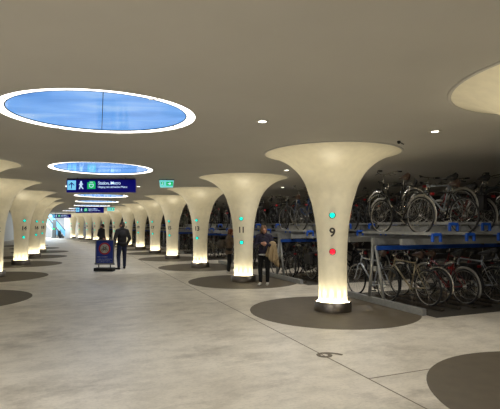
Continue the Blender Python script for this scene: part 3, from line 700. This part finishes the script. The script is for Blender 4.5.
def person(name_label, loc, rz, H, J, cloth, hair_fn, sleeves=True, hem=.0, bulk=1.0, group=None, skirt=False):
    t = thing('person', name_label, 'person', loc, rz, group); S = H/1.75
    def g(k): return Vector(J[k])*S
    skin = mat('skin_tone', (176, 128, 104), .55)
    b = MB(); head = g('head'); neck = g('neck'); ch = g('chest'); pel = g('pelvis'); look = Vector(J.get('look', (0, 1, 0))).normalized()
    rot = Vector((0, 1, 0)).rotation_difference(look).to_matrix()
    def h_(x, y, z): return head+rot @ (Vector((x, y, z))*S)
    b.ell(head+rot @ Vector((0, -.005, .02))*S, (.076*S, .094*S, .098*S), rot); b.ell(h_(0, .028, -.05), (.055*S, .062*S, .068*S), rot)
    b.ell(h_(0, .058, -.098), (.024*S, .022*S, .018*S), rot)
    b.limb(h_(0, .085, .005), .010*S, h_(0, .108, -.028), .014*S)      # nose
    b.ell(h_(0, .082, -.064), (.026*S, .014*S, .012*S), rot)          # mouth
    for s in (-1, 1): b.ell(h_(s*.078, -.005, -.008), (.010*S, .020*S, .032*S), rot); b.ell(h_(s*.03, .074, .03), (.024*S, .014*S, .010*S), rot)
    b.limb(neck, .056*S, h_(0, -.012, -.05), .05*S)
    b.ell(lerp(ch, neck, .35), (.165*S, .095*S, .12*S)); b.ell(ch, (.155*S, .105*S, .17*S)); b.ell(lerp(ch, pel, .55), (.135*S, .095*S, .14*S)); b.ell(pel, (.16*S, .11*S, .12*S))
    for s, q in ((-1, 'l'), (1, 'r')):
        b.limb(g('sh'+q), .055*S, g('el'+q), .042*S); b.limb(g('el'+q), .042*S, g('wr'+q), .026*S)
        b.limb(lerp(neck, g('sh'+q), .3), .05*S, g('sh'+q), .055*S)
        b.limb(g('hi'+q), .088*S, g('kn'+q), .056*S); b.limb(g('kn'+q), .058*S, g('an'+q), .036*S)
        hd = J.get('hand'+q, ((g('wr'+q)-g('el'+q)).normalized(), Vector((-s, 0, 0)))); hand(b, g('wr'+q), hd[0], hd[1], s, .35)
        f = g('ft'+q); b.limb(g('an'+q)+Vector((0, -.01, -.04))*S, .032*S, f, .028*S)
    grow('body', b, skin, t, .0085, 3)
    for s in (-1, 1):
        e = MB(); e.ell(h_(s*.03, .086, .012), (.013*S, .008*S, .007*S), rot, n=6); obj('eye', e, mat('eye_white', (200, 196, 190), .3), t)
    # hair
    b = MB(); hair_fn(b, h_, S, rot); grow('hair', b, cloth['hair'], t, .009, 3)
    # trousers
    b = MB(); b.ell(pel, (.172*S, .125*S, .13*S))
    for q in 'lr':
        b.limb(g('hi'+q), .100*S, g('kn'+q), .074*S); b.limb(g('kn'+q), .073*S, g('an'+q)+Vector((0, 0, .03)), .058*S)
    grow('trousers', b, cloth['trousers'], t)
    for q in 'lr':
        b = MB(); f = g('ft'+q); a_ = g('an'+q); d = (f-a_); d.z = 0; d.normalize()
        b.limb(Vector((a_.x, a_.y, .05*S))-d*.03, .042*S, Vector((f.x, f.y, .037*S)), .036*S); b.ell(Vector((f.x, f.y, .034*S))+d*.025, (.04*S, .05*S, .033*S)); grow('shoe', b, cloth['shoe'], t, .01, 3)
        so = MB(); c_ = (a_+f)/2; c_.z = .012; so.box(c_, (.085*S, .27*S, .02), rot=Vector((0, 1, 0)).rotation_difference(d).to_matrix())
    # jacket
    b = MB(); B = bulk
    b.ell(lerp(ch, neck, .35), (.19*S*B, .12*S*B, .13*S)); b.ell(ch, (.19*S*B, .14*S*B, .20*S)); b.ell(lerp(ch, pel, .55), (.175*S*B, .135*S*B, .2*S)); b.ell(pel+Vector((0, 0, .02-hem)), (.19*S*B, .14*S*B, .13*S))
    b.limb(neck-Vector((0, 0, .01)), .075*S, neck+Vector((0, 0, .035)), .068*S)
    for q in 'lr':
        b.limb(lerp(neck, g('sh'+q), .45), .07*S, g('sh'+q), .078*S*B); b.limb(g('sh'+q), .078*S*B, g('el'+q), .066*S*B); b.limb(g('el'+q), .064*S*B, lerp(g('el'+q), g('wr'+q), .95), .046*S)
    grow('jacket', b, cloth['jacket'], t, .011, 4)
    return t, S
STAND = dict(head=(0, .03, 1.64), neck=(0, 0, 1.50), chest=(0, 0, 1.27), pelvis=(0, 0, .97), shl=(-.185, 0, 1.43), shr=(.185, 0, 1.43), ell=(-.25, -.02, 1.13), elr=(.25, -.02, 1.13),
             wrl=(-.27, .07, .88), wrr=(.27, .07, .88), hil=(-.09, 0, .90), hir=(.09, 0, .90), knl=(-.11, .02, .50), knr=(.11, .02, .50), anl=(-.12, -.02, .09), anr=(.12, -.02, .09), ftl=(-.14, .13, .035), ftr=(.14, .13, .035))
def short_hair(b, h_, S, rot):
    b.ell(h_(0, -.018, .038), (.084*S, .098*S, .096*S), rot); b.ell(h_(0, -.05, -.02), (.07*S, .06*S, .07*S), rot)
def bob_hair(b, h_, S, rot):
    b.ell(h_(0, -.02, .04), (.094*S, .104*S, .10*S), rot); b.ell(h_(0, -.055, -.04), (.09*S, .065*S, .10*S), rot)
    for s in (-1, 1): b.ell(h_(s*.08, -.01, -.03), (.026*S, .045*S, .09*S), rot)
    b.ell(h_(0, .04, .10), (.055*S, .03*S, .02*S), rot)
cb = mat('black_jacket_cloth', (26, 25, 28), .85, noise=.2, nscale=20); dn = mat('dark_blue_denim', (26, 34, 62), .85, noise=.15, nscale=25)
bk = mat('black_trouser_cloth', (18, 18, 20), .9); dh = mat('dark_hair', (44, 32, 24), .7, noise=.2, nscale=40)
J = dict(STAND); J.update(look=(-.75, .7, 0), anl=(-.15, -.10, .09), ftl=(-.20, .02, .035), knl=(-.13, .0, .50), anr=(.13, .06, .09), ftr=(.17, .2, .035), wrl=(-.30, .05, .88), ell=(-.29, -.04, 1.14), elr=(.28, -.04, 1.14), wrr=(.24, .12, .92))
person('person in a black jacket and dark jeans standing beside the blue notice board, back turned', (-4.93, 17.0, 0), math.radians(38), 1.80, J,
       dict(hair=dh, jacket=cb, trousers=dn, shoe=bk), short_hair, hem=.04, bulk=1.0)
J = dict(STAND); J.update(look=(.3, -1, 0), wrr=(.22, .22, 1.0), elr=(.27, -.02, 1.14))
person('person in black clothes standing behind the blue notice board', (-8.08, 24.0, 0), math.radians(255), 1.74, J, dict(hair=dh, jacket=cb, trousers=bk, shoe=bk), short_hair, hem=.08, bulk=1.0)
# woman with coat over her arm (faces the camera, turned to her left)
J = dict(STAND); J.update(look=(-.45, .9, -.1), ell=(-.26, .02, 1.15), wrl=(-.12, .26, 1.22), elr=(.27, .02, 1.15), wrr=(.06, .26, 1.24), handl=((.75, .2, .1), (0, -1, 0)), handr=((-.75, .2, .1), (0, -1, 0)),
                     anl=(-.10, -.02, .09), anr=(.10, .03, .09), ftl=(-.11, .13, .035), ftr=(.12, .18, .035))
jk = mat('dark_purple_jacket', (32, 27, 46), .85, noise=.2, nscale=20); bl = mat('light_brown_hair', (92, 66, 40), .7, noise=.25, nscale=40)
ws = mat('pale_trainers', (190, 186, 178), .6)
wt, S = person('person in a dark purple jacket with a beige coat over one arm, beside column eleven', (.40, 12.6, 0), math.radians(170), 1.67, J, dict(hair=bl, jacket=jk, trousers=bk, shoe=ws), bob_hair, bulk=.97)
b = MB(); b.ell((0, .075*S, 1.2*S), (.075, .075, .19)); b.ell((0, .06*S, 1.42*S), (.06, .06, .05)); grow('dark_top', b, mat('dark_grey_top', (40, 38, 42), .9), wt)
b = MB(); b.ell((0, .02, .90*S), (.178*S, .14*S, .035)); grow('shirt_hem', b, mat('white_shirt', (190, 188, 184), .8), wt)
ct = MB(); rr = random.Random(4)
vs = []; nu, nv = 26, 22
for i in range(nu):
    for k in range(nv):
        u = i/(nu-1); v = k/(nv-1); ang = (v-.5)*2
        # draped over a forearm: an inverted U in section, falling in folds
        sx = (v-.5)
        hang = max(0, abs(sx)-.12); fold = .022*math.sin(u*17+2*sx)+.014*math.sin(u*29+1)
        x = math.copysign(min(abs(sx)*.5, .055)+hang*.10, sx)+fold*min(1, hang*6)
        drop = hang*(1.55+.18*math.sin(u*5+1) if sx > 0 else 1.15+.3*math.sin(u*4))
        y = (u-.5)*(.17+.16*min(1, hang*3))+.02*math.sin(k*.9)*hang
        vs.append((x, y, -drop+.045*math.cos(min(1, abs(sx)*6)*PI/2)+.03*math.sin(u*3)))
ct.add(vs, [(i*nv+k, i*nv+k+1, (i+1)*nv+k+1, (i+1)*nv+k) for i in range(nu-1) for k in range(nv-1)], 0, True)
co = obj('folded_coat', ct, mat('beige_coat_cloth', (158, 138, 104), .85, noise=.12, nscale=12), None, (.40+.24, 12.46, 1.17), (0, 0, math.radians(75)))
m_ = co.modifiers.new('t', 'SOLIDIFY'); m_.thickness = .02; baked(co)
tag(co, 'beige coat hanging over the arm of the person near column eleven', 'coat')
# second woman, half hidden by column 11
J = dict(STAND); J.update(look=(.25, .95, -.2), head=(0, .07, 1.62), wrr=(.06, .25, 1.42), elr=(.2, .22, 1.2), wrl=(-.06, .27, 1.42), ell=(-.2, .22, 1.2), handr=((-.3, .1, .9), (0, -1, 0)), handl=((.3, .1, .9), (0, -1, 0)))
brj = mat('brown_grey_coat', (106, 90, 74), .9, noise=.2, nscale=20); rh = mat('auburn_hair', (112, 58, 30), .7, noise=.25, nscale=40)
person('person with auburn hair in a brown coat half hidden behind column eleven', (-.74, 15.6, 0), math.radians(-80), 1.56, J, dict(hair=rh, jacket=brj, trousers=bk, shoe=ws), bob_hair, bulk=1.12, hem=.14)
b = MB(); b.ell((0, 0, 0), (.10, .17, .16)); b.box((0, 0, -.05), (.14, .26, .18)); sb_ = grow('shoulder_bag', b, mat('grey_brown_bag', (84, 76, 66), .8), None, .012, 8)
sb_.location = (-1.02, 15.5, 1.02); sb_.rotation_euler = (0, 0, 1.2); tag(sb_, 'grey-brown shoulder bag carried on the back of the auburn-haired person', 'bag')
print('bicycles', NB)
